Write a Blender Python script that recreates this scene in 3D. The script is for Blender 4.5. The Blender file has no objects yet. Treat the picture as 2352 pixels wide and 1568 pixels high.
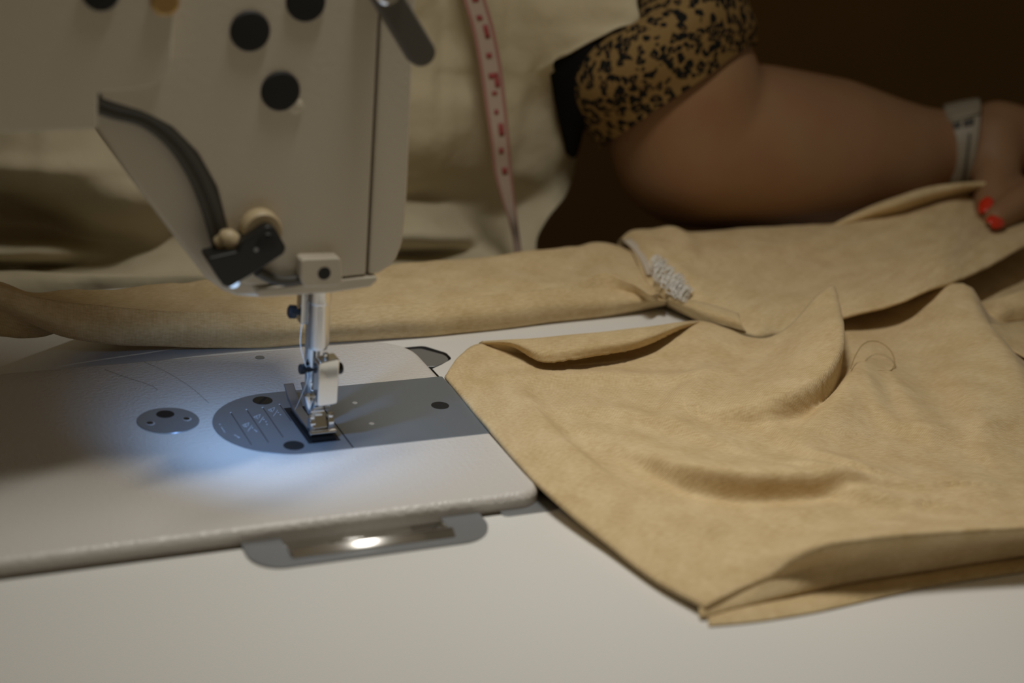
import bpy, bmesh, math, random
import numpy as np
from mathutils import Matrix, Vector, noise
from mathutils.geometry import tessellate_polygon
random.seed(4)
rng = np.random.default_rng(4)
MM = 0.001
W, H = 2352, 1568
# ------------------------------------------------------------------ camera (millimetres: X along the machine bed, Y away, Z up, bed top at z = 0)
CP = np.array([-296.37, -671.96, 325.14])
CE = (1.19235101, -0.0766264824, -0.408072056)
FPX = 3974.27
scene = bpy.context.scene
coll = scene.collection
cd = bpy.data.cameras.new('camera')
cam = bpy.data.objects.new('camera', cd); coll.objects.link(cam)
cam.location = CP * MM; cam.rotation_euler = CE
cd.sensor_width = 36.0; cd.lens = FPX * 36.0 / W
cd.clip_start = 0.02; cd.clip_end = 50
cd.dof.use_dof = True; cd.dof.focus_distance = 0.825; cd.dof.aperture_fstop = 5.2
scene.camera = cam
# ------------------------------------------------------------------ world, lamps, exposure
scene.view_settings.view_transform = 'Standard'; scene.view_settings.look = 'None'
scene.view_settings.gamma = 1.0; scene.view_settings.exposure = 0.0
wd = bpy.data.worlds.new('world'); scene.world = wd; wd.use_nodes = True
wb = wd.node_tree.nodes['Background']; wb.inputs[0].default_value = (1.0, 0.80, 0.52, 1); wb.inputs[1].default_value = 0.084
def area(name, loc, target, size, power, col, shape='DISK', sy=None):
    l = bpy.data.lights.new(name, 'AREA'); l.shape = shape; l.size = size
    if sy: l.size_y = sy
    l.energy = power; l.color = col
    o = bpy.data.objects.new(name, l); coll.objects.link(o); o.location = Vector(loc)
    d = Vector(target) - Vector(loc); o.rotation_euler = d.to_track_quat('-Z', 'Y').to_euler(); return o
lamp_l = area('tube_lamp', (0.0, -0.034, 0.56), (0.05, -0.12, 0.0), 0.20, 0.82, (1.0, 0.965, 0.89), 'RECTANGLE', 0.028)
lamp_l.data.spread = math.radians(120)
# ------------------------------------------------------------------ pixel helpers: a point of the photograph laid on a plane of the place
Rm = np.array(Matrix(((1,0,0),(0,1,0),(0,0,1))))
from mathutils import Euler
Rm = np.array(Euler(CE, 'XYZ').to_matrix())
def _ray(px, py): return Rm @ np.array([(px - W/2)/FPX, -(py - H/2)/FPX, -1.0])
def onplane(px, py, axis, val):
    d = _ray(px, py); return CP + d * ((val - CP[axis]) / d[axis])
ZT = -7.0                                                    # table top
def U(px, py, z=0.0): return onplane(px, py, 2, z)
def T(px, py, h=0.0): return onplane(px, py, 2, ZT + h)      # h above the table top
def F(px, py, y): return onplane(px, py, 1, y)
# ------------------------------------------------------------------ mesh helpers
def new(name, verts, faces, mat=None, parent=None, smooth=True, uv=None):
    me = bpy.data.meshes.new(name)
    me.from_pydata([tuple(float(c)*MM for c in v) for v in verts], [], [tuple(int(i) for i in f) for f in faces])
    me.update()
    if uv is not None:
        ul = me.uv_layers.new(name='UVMap')
        li = np.zeros(len(me.loops), dtype=np.int32); me.loops.foreach_get('vertex_index', li)
        ul.data.foreach_set('uv', np.asarray(uv, dtype=np.float32)[li].ravel())
    if smooth: me.polygons.foreach_set('use_smooth', [True]*len(me.polygons))
    o = bpy.data.objects.new(name, me); coll.objects.link(o)
    if mat: me.materials.append(mat)
    if parent: o.parent = parent; o.matrix_parent_inverse = parent.matrix_world.inverted()
    return o
def fix_normals(o):
    bm = bmesh.new(); bm.from_mesh(o.data); bmesh.ops.recalc_face_normals(bm, faces=bm.faces); bm.to_mesh(o.data); bm.free(); return o
def bevel(o, w, seg=3, ang=35):
    m = o.modifiers.new('Bevel', 'BEVEL'); m.width = w*MM; m.segments = seg; m.limit_method = 'ANGLE'; m.angle_limit = math.radians(ang); m.harden_normals = False
    return o
def autosmooth(o, ang=40):
    bm = bmesh.new(); bm.from_mesh(o.data)
    for e in bm.edges:
        if len(e.link_faces) == 2 and e.calc_face_angle(0) > math.radians(ang): e.smooth = False
    bm.to_mesh(o.data); bm.free(); return o
def thing(name, label, cat, loc=(0,0,0), group=None):
    o = bpy.data.objects.new(name, None); coll.objects.link(o); o.empty_display_size = 0.02
    o.location = Vector(loc)*MM
    bpy.context.view_layer.update()
    o['label'] = label; o['category'] = cat
    if group: o['group'] = group
    return o
def tag(o, label, cat, group=None):
    o['label'] = label; o['category'] = cat
    if group: o['group'] = group
    return o
def struct(o): o['kind'] = 'structure'; return o
def round_poly(pts, r, n=6):
    """pts: list of 2D points, r: radius or list of radii -> rounded polygon"""
    out = []; m = len(pts)
    rs = r if isinstance(r, (list, tuple)) else [r]*m
    for i in range(m):
        p0, p1, p2 = np.array(pts[i-1], float), np.array(pts[i], float), np.array(pts[(i+1) % m], float)
        if rs[i] <= 0: out.append(tuple(p1)); continue
        a = (p0-p1)/np.linalg.norm(p0-p1); b = (p2-p1)/np.linalg.norm(p2-p1)
        c = np.clip(a@b, -0.9999, 0.9999); th = math.acos(c)
        t = min(rs[i]/math.tan(th/2), np.linalg.norm(p0-p1)*0.49, np.linalg.norm(p2-p1)*0.49); rr = t*math.tan(th/2)
        cen = p1 + (a+b)/np.linalg.norm(a+b)*rr/math.sin(th/2)
        v0 = p1+a*t-cen; v1 = p1+b*t-cen
        a0 = math.atan2(v0[1], v0[0]); a1 = math.atan2(v1[1], v1[0]); d = (a1-a0+math.pi) % (2*math.pi) - math.pi
        for k in range(n+1):
            q = a0+d*k/n; out.append((cen[0]+rr*math.cos(q), cen[1]+rr*math.sin(q)))
    return [p for i, p in enumerate(out) if math.dist(p, out[i-1]) > 0.01]
def prism(name, poly, axis, lo, hi, mat, parent=None, bev=0, seg=3, holes=None):
    """extrude a 2D polygon along axis; 2D coords are the other two axes in order"""
    def p3(p, v):
        if axis == 2: return (p[0], p[1], v)
        if axis == 1: return (p[0], v, p[1])
        return (v, p[0], p[1])
    n = len(poly)
    verts = [p3(p, lo) for p in poly] + [p3(p, hi) for p in poly]
    faces = [tuple(range(n)), tuple(range(2*n-1, n-1, -1))] + [(i, (i+1) % n, n+(i+1) % n, n+i) for i in range(n)]
    o = new(name, verts, faces, mat, parent, smooth=False); fix_normals(o)
    if bev: bevel(o, bev, seg); o.data.polygons.foreach_set('use_smooth', [True]*len(o.data.polygons)); autosmooth(o, 30) if False else None
    if bev:
        w = o.modifiers.new('WN', 'WEIGHTED_NORMAL'); w.keep_sharp = True
    return o
def box(name, lo, hi, mat, parent=None, bev=0, seg=2):
    return prism(name, [(lo[0],lo[1]),(hi[0],lo[1]),(hi[0],hi[1]),(lo[0],hi[1])], 2, lo[2], hi[2], mat, parent, bev, seg)
def lathe(name, prof, origin, axis, mat, parent=None, n=40, smooth=True, ang=35):
    """prof: (radius, along) list"""
    ax = Vector(axis).normalized(); q = ax.to_track_quat('Z', 'Y').to_matrix()
    verts = []; faces = []
    for r, t in prof:
        for k in range(n):
            a = 2*math.pi*k/n
            verts.append(Vector(origin) + q @ Vector((r*math.cos(a), r*math.sin(a), t)))
    for i in range(len(prof)-1):
        for k in range(n):
            faces.append((i*n+k, i*n+(k+1) % n, (i+1)*n+(k+1) % n, (i+1)*n+k))
    faces.append(tuple(range(n-1, -1, -1))); faces.append(tuple((len(prof)-1)*n+k for k in range(n)))
    o = new(name, verts, faces, mat, parent, smooth); fix_normals(o); autosmooth(o, ang); return o
def crom(P, k):
    """Catmull-Rom through points P (n,d), k samples per segment"""
    P = np.asarray(P, float); n = len(P)
    E = np.vstack([2*P[0]-P[1], P, 2*P[-1]-P[-2]]) if n > 1 else P
    out = []
    for i in range(n-1):
        p0, p1, p2, p3 = E[i], E[i+1], E[i+2], E[i+3]
        for t in np.arange(k)/k:
            out.append(0.5*((2*p1)+(-p0+p2)*t+(2*p0-5*p1+4*p2-p3)*t*t+(-p0+3*p1-3*p2+p3)*t**3))
    out.append(P[-1]); return np.array(out)
def tube_mesh(path, r, n=10, closed=False):
    path = np.asarray(path, float); m = len(path); verts = []; faces = []
    rs = r if hasattr(r, '__len__') else [r]*m
    up = np.array([0, 0, 1.0]); prev = None
    for i in range(m):
        t = path[min(i+1, m-1)] - path[max(i-1, 0)]; t = t/(np.linalg.norm(t)+1e-9)
        if prev is None:
            a = np.cross(t, up);
            if np.linalg.norm(a) < 1e-3: a = np.cross(t, [1, 0, 0])
        else: a = prev - t*(prev@t)
        a /= np.linalg.norm(a); prev = a; b = np.cross(t, a)
        for k in range(n):
            q = 2*math.pi*k/n; verts.append(path[i] + rs[i]*(a*math.cos(q)+b*math.sin(q)))
    for i in range(m-1):
        for k in range(n): faces.append((i*n+k, i*n+(k+1) % n, (i+1)*n+(k+1) % n, (i+1)*n+k))
    faces.append(tuple(range(n-1, -1, -1))); faces.append(tuple((m-1)*n+k for k in range(n)))
    return verts, faces
def tube(name, path, r, mat, parent=None, n=10):
    v, f = tube_mesh(path, r, n); return new(name, v, f, mat, parent)
def loft_pts(rows, ku, kv):
    A = np.array(rows, float)                       # (R, C, 3)
    B = np.stack([crom(A[:, c], kv) for c in range(A.shape[1])], 1)
    return np.stack([crom(B[r], ku) for r in range(B.shape[0])], 0)
def grid_mesh(name, G, mat, parent=None, thick=0, flip=False, uvscale=1.0, sub=0):
    R, C = G.shape[:2]
    cu = np.zeros((R, C)); cv = np.zeros((R, C))
    cu[:, 1:] = np.cumsum(np.linalg.norm(np.diff(G, axis=1), axis=2), axis=1); cv[1:] = np.cumsum(np.linalg.norm(np.diff(G, axis=0), axis=2), axis=0)
    cu -= cu[:, C//2:C//2+1]; cv -= cv[R//2:R//2+1]
    uv = np.stack([cu, cv], -1).reshape(-1, 2)*uvscale*MM
    f = [(r*C+c, r*C+c+1, (r+1)*C+c+1, (r+1)*C+c) for r in range(R-1) for c in range(C-1)]
    if flip: f = [q[::-1] for q in f]
    o = new(name, G.reshape(-1, 3), f, mat, parent, True, uv)
    if thick:
        m = o.modifiers.new('Solid', 'SOLIDIFY'); m.thickness = thick*MM; m.offset = -1
    return o
def wob(G, amp, freq, seed=0, vec=(0, 0, 1)):
    S = G.copy(); v = np.array(vec, float)
    for idx in np.ndindex(G.shape[:2]):
        p = G[idx]*freq
        S[idx] = G[idx] + v*amp*noise.noise(Vector((p[0]+seed*17.3, p[1], p[2])))
    return S
# ------------------------------------------------------------------ materials
def mat(name, col, rough=0.5, metal=0.0, bump=None, var=None, spec=0.5, coat=0.0, sss=None, sheen=0):
    m = bpy.data.materials.new(name); m.use_nodes = True; nt = m.node_tree; b = nt.nodes['Principled BSDF']
    b.inputs['Base Color'].default_value = (*col, 1); b.inputs['Roughness'].default_value = rough; b.inputs['Metallic'].default_value = metal
    b.inputs['Specular IOR Level'].default_value = spec; b.inputs['Coat Weight'].default_value = coat
    if sheen: b.inputs['Sheen Weight'].default_value = sheen
    if sss: b.inputs['Subsurface Weight'].default_value = sss; b.inputs['Subsurface Radius'].default_value = (0.008, 0.003, 0.0015); b.inputs['Subsurface Scale'].default_value = 1.0
    tc = nt.nodes.new('ShaderNodeTexCoord')
    if bump:
        scale, strength, dist = bump
        n = nt.nodes.new('ShaderNodeTexNoise'); n.inputs['Scale'].default_value = scale; n.inputs['Detail'].default_value = 2
        bp = nt.nodes.new('ShaderNodeBump'); bp.inputs['Strength'].default_value = strength; bp.inputs['Distance'].default_value = dist
        nt.links.new(tc.outputs['Object'], n.inputs['Vector']); nt.links.new(n.outputs['Fac'], bp.inputs['Height']); nt.links.new(bp.outputs['Normal'], b.inputs['Normal'])
    if var:
        scale, c2 = var
        n = nt.nodes.new('ShaderNodeTexNoise'); n.inputs['Scale'].default_value = scale; n.inputs['Detail'].default_value = 4
        r = nt.nodes.new('ShaderNodeValToRGB'); r.color_ramp.elements[0].position = 0.35; r.color_ramp.elements[1].position = 0.65
        r.color_ramp.elements[0].color = (*col, 1); r.color_ramp.elements[1].color = (*c2, 1)
        nt.links.new(tc.outputs['Object'], n.inputs['Vector']); nt.links.new(n.outputs['Fac'], r.inputs['Fac']); nt.links.new(r.outputs['Color'], b.inputs['Base Color'])
    return m
def knit_mat(name, c1, c2, rib=0.00075, strength=0.3):
    m = bpy.data.materials.new(name); m.use_nodes = True; nt = m.node_tree; b = nt.nodes['Principled BSDF']; L = nt.links.new
    b.inputs['Roughness'].default_value = 0.9; b.inputs['Specular IOR Level'].default_value = 0.15; b.inputs['Sheen Weight'].default_value = 0.12
    tc = nt.nodes.new('ShaderNodeTexCoord')
    mp = nt.nodes.new('ShaderNodeMapping'); mp.inputs['Scale'].default_value = (260, 900, 1); L(tc.outputs['UV'], mp.inputs['Vector'])
    n1 = nt.nodes.new('ShaderNodeTexNoise'); n1.inputs['Scale'].default_value = 1.0; n1.inputs['Detail'].default_value = 5; L(mp.outputs['Vector'], n1.inputs['Vector'])
    n2 = nt.nodes.new('ShaderNodeTexNoise'); n2.inputs['Scale'].default_value = 55; n2.inputs['Detail'].default_value = 4; L(tc.outputs['UV'], n2.inputs['Vector'])
    ad = nt.nodes.new('ShaderNodeMath'); ad.operation = 'MULTIPLY_ADD'; ad.inputs[1].default_value = 0.55; L(n1.outputs['Fac'], ad.inputs[0])
    mu = nt.nodes.new('ShaderNodeMath'); mu.operation = 'MULTIPLY'; mu.inputs[1].default_value = 0.45; L(n2.outputs['Fac'], mu.inputs[0]); L(mu.outputs[0], ad.inputs[2])
    r = nt.nodes.new('ShaderNodeValToRGB'); r.color_ramp.elements[0].position = 0.38; r.color_ramp.elements[1].position = 0.62
    r.color_ramp.elements[0].color = (*c1, 1); r.color_ramp.elements[1].color = (*c2, 1); L(ad.outputs[0], r.inputs['Fac'])
    # knit wales and courses
    w1 = nt.nodes.new('ShaderNodeTexWave'); w1.wave_type = 'BANDS'; w1.bands_direction = 'X'; w1.inputs['Scale'].default_value = 0.314/rib
    w1.inputs['Distortion'].default_value = 0.8; w1.inputs['Detail'].default_value = 1; L(tc.outputs['UV'], w1.inputs['Vector'])
    w2 = nt.nodes.new('ShaderNodeTexWave'); w2.wave_type = 'BANDS'; w2.bands_direction = 'Y'; w2.inputs['Scale'].default_value = w1.inputs['Scale'].default_value*1.3
    w2.inputs['Distortion'].default_value = 1.2; L(tc.outputs['UV'], w2.inputs['Vector'])
    mm = nt.nodes.new('ShaderNodeMath'); mm.operation = 'MULTIPLY_ADD'; mm.inputs[1].default_value = 0.35; L(w2.outputs['Fac'], mm.inputs[0]); L(w1.outputs['Fac'], mm.inputs[2])
    mx = nt.nodes.new('ShaderNodeMixRGB'); mx.blend_type = 'MULTIPLY'; mx.inputs['Fac'].default_value = 0.14
    L(r.outputs['Color'], mx.inputs['Color1']); L(w1.outputs['Color'], mx.inputs['Color2']); L(mx.outputs['Color'], b.inputs['Base Color'])
    bp = nt.nodes.new('ShaderNodeBump'); bp.inputs['Strength'].default_value = strength; bp.inputs['Distance'].default_value = 0.0003
    L(mm.outputs[0], bp.inputs['Height'])
    n3 = nt.nodes.new('ShaderNodeTexNoise'); n3.inputs['Scale'].default_value = 45; n3.inputs['Detail'].default_value = 3; L(tc.outputs['UV'], n3.inputs['Vector'])
    bp2 = nt.nodes.new('ShaderNodeBump'); bp2.inputs['Strength'].default_value = 0.28; bp2.inputs['Distance'].default_value = 0.004
    L(n3.outputs['Fac'], bp2.inputs['Height']); L(bp.outputs['Normal'], bp2.inputs['Normal']); L(bp2.outputs['Normal'], b.inputs['Normal'])
    return m
M_table = mat('table_laminate', (0.80, 0.79, 0.76), 0.32, bump=(900, 0.04, 0.0004))
M_edge = mat('table_edge', (0.10, 0.09, 0.08), 0.5)
M_paint = mat('hammered_paint', (0.68, 0.65, 0.61), 0.33, bump=(560, 0.65, 0.0008), spec=0.5)
M_head = mat('head_paint', (0.66, 0.60, 0.49), 0.42, bump=(420, 0.2, 0.0005))
M_steel = mat('brushed_steel', (0.29, 0.33, 0.38), 0.34, 0.6, bump=(1500, 0.05, 0.0002))
M_grey = mat('grey_hinge_metal', (0.30, 0.31, 0.32), 0.42, 0.6)
M_chrome = mat('chrome', (0.86, 0.85, 0.82), 0.10, 1.0)
M_lip = mat('brushed_chrome', (0.92, 0.90, 0.86), 0.30, 1.0)
M_foot = mat('foot_steel', (0.42, 0.43, 0.45), 0.28, 0.85)
M_satin = mat('satin_chrome', (0.72, 0.70, 0.66), 0.22, 1.0)
M_pin = mat('pale_pin', (0.55, 0.57, 0.60), 0.35, 0.2)
M_dark = mat('dark_steel', (0.03, 0.032, 0.036), 0.35, 0.7)
M_hole = mat('hole', (0.008, 0.008, 0.009), 0.6)
M_black = mat('black_plastic', (0.011, 0.011, 0.010), 0.42)
M_rubber = mat('black_rubber', (0.008, 0.008, 0.008), 0.65)
M_cable = mat('grey_cable', (0.075, 0.072, 0.062), 0.5)
M_lever = mat('dark_lever', (0.115, 0.105, 0.09), 0.5)
M_beige = mat('beige_plastic', (0.50, 0.40, 0.24), 0.5)
M_brass = mat('brass', (0.55, 0.36, 0.14), 0.35, 0.7)
M_mark = mat('engraved_white', (0.75, 0.78, 0.82), 0.5)
M_thread = mat('thread_beige', (0.42, 0.29, 0.12), 0.7)
M_white = mat('thread_white', (0.85, 0.83, 0.78), 0.7)
M_knit = knit_mat('beige_knit', (0.65, 0.475, 0.245), (0.81, 0.635, 0.375))
M_knit2 = knit_mat('beige_knit_reverse', (0.63, 0.46, 0.235), (0.79, 0.62, 0.36), strength=0.45)
M_tape = mat('seam_tape', (0.60, 0.52, 0.42), 0.9, bump=(900, 0.3, 0.0004))
M_apron = mat('apron_cotton', (0.60, 0.53, 0.37), 0.9, bump=(60, 0.35, 0.004), spec=0.1)
M_skin = mat('skin', (0.30, 0.172, 0.088), 0.55, var=(30, (0.285, 0.15, 0.078)), spec=0.3)
M_nail = mat('red_nail_varnish', (0.62, 0.03, 0.008), 0.2, coat=0.4)
M_strap = mat('wristband', (0.30, 0.265, 0.20), 0.5)
M_slot = mat('wristband_slot', (0.05, 0.045, 0.04), 0.6)
M_blackcloth = mat('black_cloth', (0.008, 0.007, 0.007), 0.9, spec=0.1)
M_hair = mat('brown_hair', (0.05, 0.025, 0.012), 0.5)
M_tapem = mat('measuring_tape', (0.47, 0.37, 0.30), 0.5)
M_tapee = mat('measuring_tape_red', (0.40, 0.19, 0.16), 0.5)
M_red = mat('measuring_tape_print', (0.33, 0.06, 0.06), 0.5)
M_wall = mat('brown_wall', (0.24, 0.135, 0.04), 0.8, var=(1.5, (0.17, 0.09, 0.024)))
M_floor = mat('floor_boards', (0.08, 0.05, 0.03), 0.6, var=(6, (0.05, 0.03, 0.02)))
def leopard():
    m = bpy.data.materials.new('leopard_print'); m.use_nodes = True; nt = m.node_tree; b = nt.nodes['Principled BSDF']; L = nt.links.new
    b.inputs['Roughness'].default_value = 0.9; b.inputs['Specular IOR Level'].default_value = 0.1
    tc = nt.nodes.new('ShaderNodeTexCoord')
    n = nt.nodes.new('ShaderNodeTexNoise'); n.inputs['Scale'].default_value = 160; n.inputs['Detail'].default_value = 1; L(tc.outputs['Object'], n.inputs['Vector'])
    ad = nt.nodes.new('ShaderNodeMixRGB'); ad.blend_type = 'LINEAR_LIGHT'; ad.inputs['Fac'].default_value = 0.0035; L(tc.outputs['Object'], ad.inputs['Color1']); L(n.outputs['Color'], ad.inputs['Color2'])
    v = nt.nodes.new('ShaderNodeTexVoronoi'); v.inputs['Scale'].default_value = 185; v.feature = 'F1'; L(ad.outputs['Color'], v.inputs['Vector'])
    r = nt.nodes.new('ShaderNodeValToRGB'); e = r.color_ramp.elements
    tan = (0.25, 0.16, 0.062, 1); blk = (0.012, 0.012, 0.011, 1); brn = (0.20, 0.12, 0.045, 1)
    r.color_ramp.interpolation = 'LINEAR'
    e[0].position = 0.0; e[0].color = brn; e[1].position = 0.16; e[1].color = brn
    for p, c in ((0.19, blk), (0.48, blk), (0.54, tan), (1.0, tan)):
        q = e.new(p); q.color = c
    L(v.outputs['Distance'], r.inputs['Fac'])
    n2 = nt.nodes.new('ShaderNodeTexNoise'); n2.inputs['Scale'].default_value = 140; n2.inputs['Detail'].default_value = 0; L(tc.outputs['Object'], n2.inputs['Vector'])
    g = nt.nodes.new('ShaderNodeValToRGB'); g.color_ramp.elements[0].position = 0.16; g.color_ramp.elements[1].position = 0.26
    L(n2.outputs['Fac'], g.inputs['Fac'])
    mx = nt.nodes.new('ShaderNodeMixRGB'); mx.inputs['Color1'].default_value = tan; L(g.outputs['Color'], mx.inputs['Fac']); L(r.outputs['Color'], mx.inputs['Color2'])
    L(mx.outputs['Color'], b.inputs['Base Color']); return m
M_leo = leopard()
# ------------------------------------------------------------------ the setting
struct(box('floor', (-1800, -1600, -790), (2200, 1500, -760), M_floor))
struct(box('wall_back', (-1800, 1200, -760), (2200, 1240, 1900), M_wall))
# ------------------------------------------------------------------ table with the cut-out for the machine bed
BX, BY = 0.0, 88.5                       # bed end and half width
BL = -476.0
table = thing('sewing_table', 'white laminate table top under the sewing machine and beige cloth', 'table', (100, -50, -760))
def table_top():
    bm = bmesh.new()
    x0, x1, y0, y1 = BL-4, BX+5.5, -BY-2.5, BY+3
    out = round_poly([(-640, -420), (760, -420), (760, 204), (-640, 204)], [20, 20, 6, 20], 5)
    inn = round_poly([(x0, y0), (-117.2, y0), (-117.2, -105.2), (-47.8, -105.2), (-47.8, y0), (x1, y0), (x1, 62), (12, 66), (20, 72), (20, 80), (12, 91.5), (-40, y1), (x0, y1)], [4, 0, 0.5, 0.5, 0, 9, 1, 2, 5, 5, 5, 3, 4], 6)
    verts, faces = [], []
    for z in (ZT, ZT-30):
        verts += [(p[0], p[1], z) for p in out] + [(p[0], p[1], z) for p in inn]
    no, ni = len(out), len(inn); n = no+ni
    vs = [bm.verts.new(v) for v in verts]
    tri = tessellate_polygon([[Vector((p[0], p[1], 0)) for p in out], [Vector((p[0], p[1], 0)) for p in inn]])
    for t in tri:
        if len(set(t)) == 3:
            for b in (0, n): bm.faces.new([vs[b+k] for k in t])
    side = []
    for i in range(no): bm.faces.new((vs[i], vs[(i+1) % no], vs[n+(i+1) % no], vs[n+i])).material_index = 1
    for i in range(ni): bm.faces.new((vs[no+i], vs[no+(i+1) % ni], vs[n+no+(i+1) % ni], vs[n+no+i])).material_index = 1
    bmesh.ops.recalc_face_normals(bm, faces=bm.faces)
    me = bpy.data.meshes.new('tabletop'); bm.to_mesh(me); bm.free(); me.transform(Matrix.Scale(MM, 4))
    o = bpy.data.objects.new('tabletop', me); coll.objects.link(o); me.materials.append(M_table); me.materials.append(M_edge)
    o.parent = table; o.matrix_parent_inverse = table.matrix_world.inverted()
table_top()
for lx in (-600, 700):
    for ly in (-380, 180):
        box('leg', (lx-20, ly-20, -760), (lx+20, ly+20, ZT-30), M_grey, table, 2)
# ------------------------------------------------------------------ sewing machine
mach = thing('sewing_machine', 'cream industrial lockstitch sewing machine with lamp over its needle', 'sewing machine', (-240, 0, ZT))
# bed, with its end edge rounded
bedp = round_poly([(BL, -BY), (BX, -BY), (BX, BY), (BL, BY)], [6, 13, 22, 6], 8)
prism('bed', bedp, 2, -16, 0, M_paint, mach, 3.6, 5)
# sunken tray rim that shows as a grey tab at the far end corner, and along the near end corner
tabp = round_poly([(-16, 70), (9, 66), (19, 72), (19, 79), (10, 90), (-16, 91)], [2, 3, 6, 6, 4, 2], 5)
prism('corner_tab', tabp, 2, ZT-3, ZT-0.6, M_grey, mach, 0.4)
prism('corner_tab', round_poly([(-22, -93.5), (6, -93.5), (6, -70), (-22, -70)], [2, 7, 2, 2], 5), 2, ZT-3, ZT+0.5, M_grey, mach, 0.4)
NXC, NYC, NR, SX = -86.63, 3.6, 32.9, -66.5
# needle plate: half-round end, straight sides up to the seam
arc = [(NXC + NR*math.cos(a), NYC + NR*math.sin(a)) for a in np.linspace(math.pi/2, 3*math.pi/2, 40)]
npl = prism('needle_plate', arc + [(SX-0.25, NYC-NR), (SX-0.25, NYC+NR)], 2, -1.2, 0.25, M_steel, mach, 0.2, 2)
slp = prism('slide_plate', [(SX+0.35, NYC-NR), (-0.6, NYC-NR), (0.2, NYC-NR+0.6), (0.2, NYC+NR-0.6), (-0.6, NYC+NR), (SX+0.35, NYC+NR)], 2, -1.2, 0.25, M_steel, mach, 0.2, 2)
box('plate_seam', (SX-0.26, NYC-NR+0.5, -1), (SX+0.36, NYC+NR-0.5, 0.12), M_hole, slp)
def disc(name, x, y, r, z0, z1, m, parent, n=28, bev=0.15):
    return lathe(name, [(r, z0-0), (r, z1-bev), (r-bev, z1)], (x, y, 0), (0, 0, 1), m, parent, n)
def screw(x, y, r, z, parent, ang=0.5, m=M_dark):
    s = disc('screw', x, y, r, z-0.3, z+0.12, m, parent)
    c, sn = math.cos(ang), math.sin(ang); l, w = r*0.86, r*0.13
    q = [(x+c*a-sn*b, y+sn*a+c*b) for a, b in ((-l, -w), (l, -w), (l, w), (-l, w))]
    prism('screw_slot', q, 2, z+0.05, z+0.16, M_hole, s)
    return s
screw(-90.8, 28.6, 4.6, 0.25, npl, 0.9)
screw(-90.8, -20.6, 4.6, 0.25, npl, 0.1, M_rubber)
# engraved seam guide lines and figures
for xl, ya, yb in ((-108.2, 18.5, -15.5), (-100.5, 20, -15), (-92.9, 20.5, -11.5), (-84.6, 22, 4)):
    box('guide_line', (xl-0.16, yb, 0.2), (xl+0.16, ya, 0.285), M_dark, npl)
    disc('guide_dot', xl, ya+0.6, 0.4, 0.2, 0.30, M_mark, npl, 12, 0.02)
def stroke(a, b, w=0.09):
    a = U(*a, 0.3); b = U(*b, 0.3); d = b-a; d /= np.linalg.norm(d); nrm = np.array([-d[1], d[0], 0])
    return [a-nrm*w, b-nrm*w, b+nrm*w, a+nrm*w]
def figures(name, segs, dots):
    v, f = [], []
    for s in segs:
        q = stroke(*s); i = len(v); v += list(q) + [p - np.array([0, 0, 0.08]) for p in q]
        f += [(i, i+1, i+2, i+3), (i+7, i+6, i+5, i+4)] + [(i+k, i+4+k, i+4+(k+1) % 4, i+(k+1) % 4) for k in range(4)]
    for d in dots:
        c = U(*d, 0.3); i = len(v); v += [c+np.array([0.36*math.cos(t), 0.36*math.sin(t), 0]) for t in np.linspace(0, 2*math.pi, 10)[:-1]]; f.append(tuple(range(i, i+9)))
    new(name, v, f, M_mark, npl, False)
def fig(x, y, extra=()):
    figures('engraved_figure', [((x-9, y-3), (x+6, y-9)), ((x+6, y-9), (x+3, y-1)), ((x-9, y-3), (x-2, y+1)), ((x-4, y-6), (x+1, y+2)), ((x+3, y+11), (x+13, y-3))], [(x+14, y+3), (x+19, y+8)] + list(extra))
fig(625, 944); fig(592, 960, ((613, 974),)); fig(566, 979, ((589, 990),))
figures('engraved_figure', [((508, 980), (517, 993))], [(505, 974)])
figures('engraved_figure', [((543, 1000), (547, 1005))], [(549, 1004), (540, 999)])
# feed dog slot and feed dog behind the foot
box('feed_slot', (-84.0, -20.6, 0.2), (-69.5, 18, 0.33), M_hole, npl)
fv = []
for k in range(8):
    pass
fd = box('feed_dog', (-82.2, -19.6, 0.2), (-71.2, 14, 1.2), M_dark, mach, 0.2)
for k in range(10):
    y = -19.2 + k*1.9
    prism('tooth', [(y, 1.15), (y+1.3, 1.15), (y+0.2, 1.7)], 0, -82, -71.4, M_dark, fd)
# slide plate holes and finger dimple
for y in (16.2, -7.3):
    disc('plate_pin', -50.65, y, 1.3, 0.1, 0.42, M_pin, slp, 18)
dim = disc('finger_hole', -13.2, 4.2, 4.2, 0.15, 0.33, M_hole, slp, 28, 0.03)
# plug cover
pc = disc('plug_cover', -136.81, 17.51, 13.6, -1, 0.35, M_steel, mach, 48)
disc('cover_hole', -136.6, 24.0, 4.0, 0.2, 0.40, M_hole, pc, 28, 0.03)
for px, py in ((346, 972), (430, 962)):
    p = U(px, py, 0.35); disc('cover_dimple', p[0], p[1], 1.9, 0.2, 0.42, M_pin, pc, 20, 0.05); disc('cover_dimple', p[0]-0.2, p[1]+0.4, 1.5, 0.2, 0.46, M_dark, pc, 20, 0.05)
disc('oil_plug', -78.1, 78.5, 2.4, -0.5, 0.12, M_steel, mach, 24)
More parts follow.
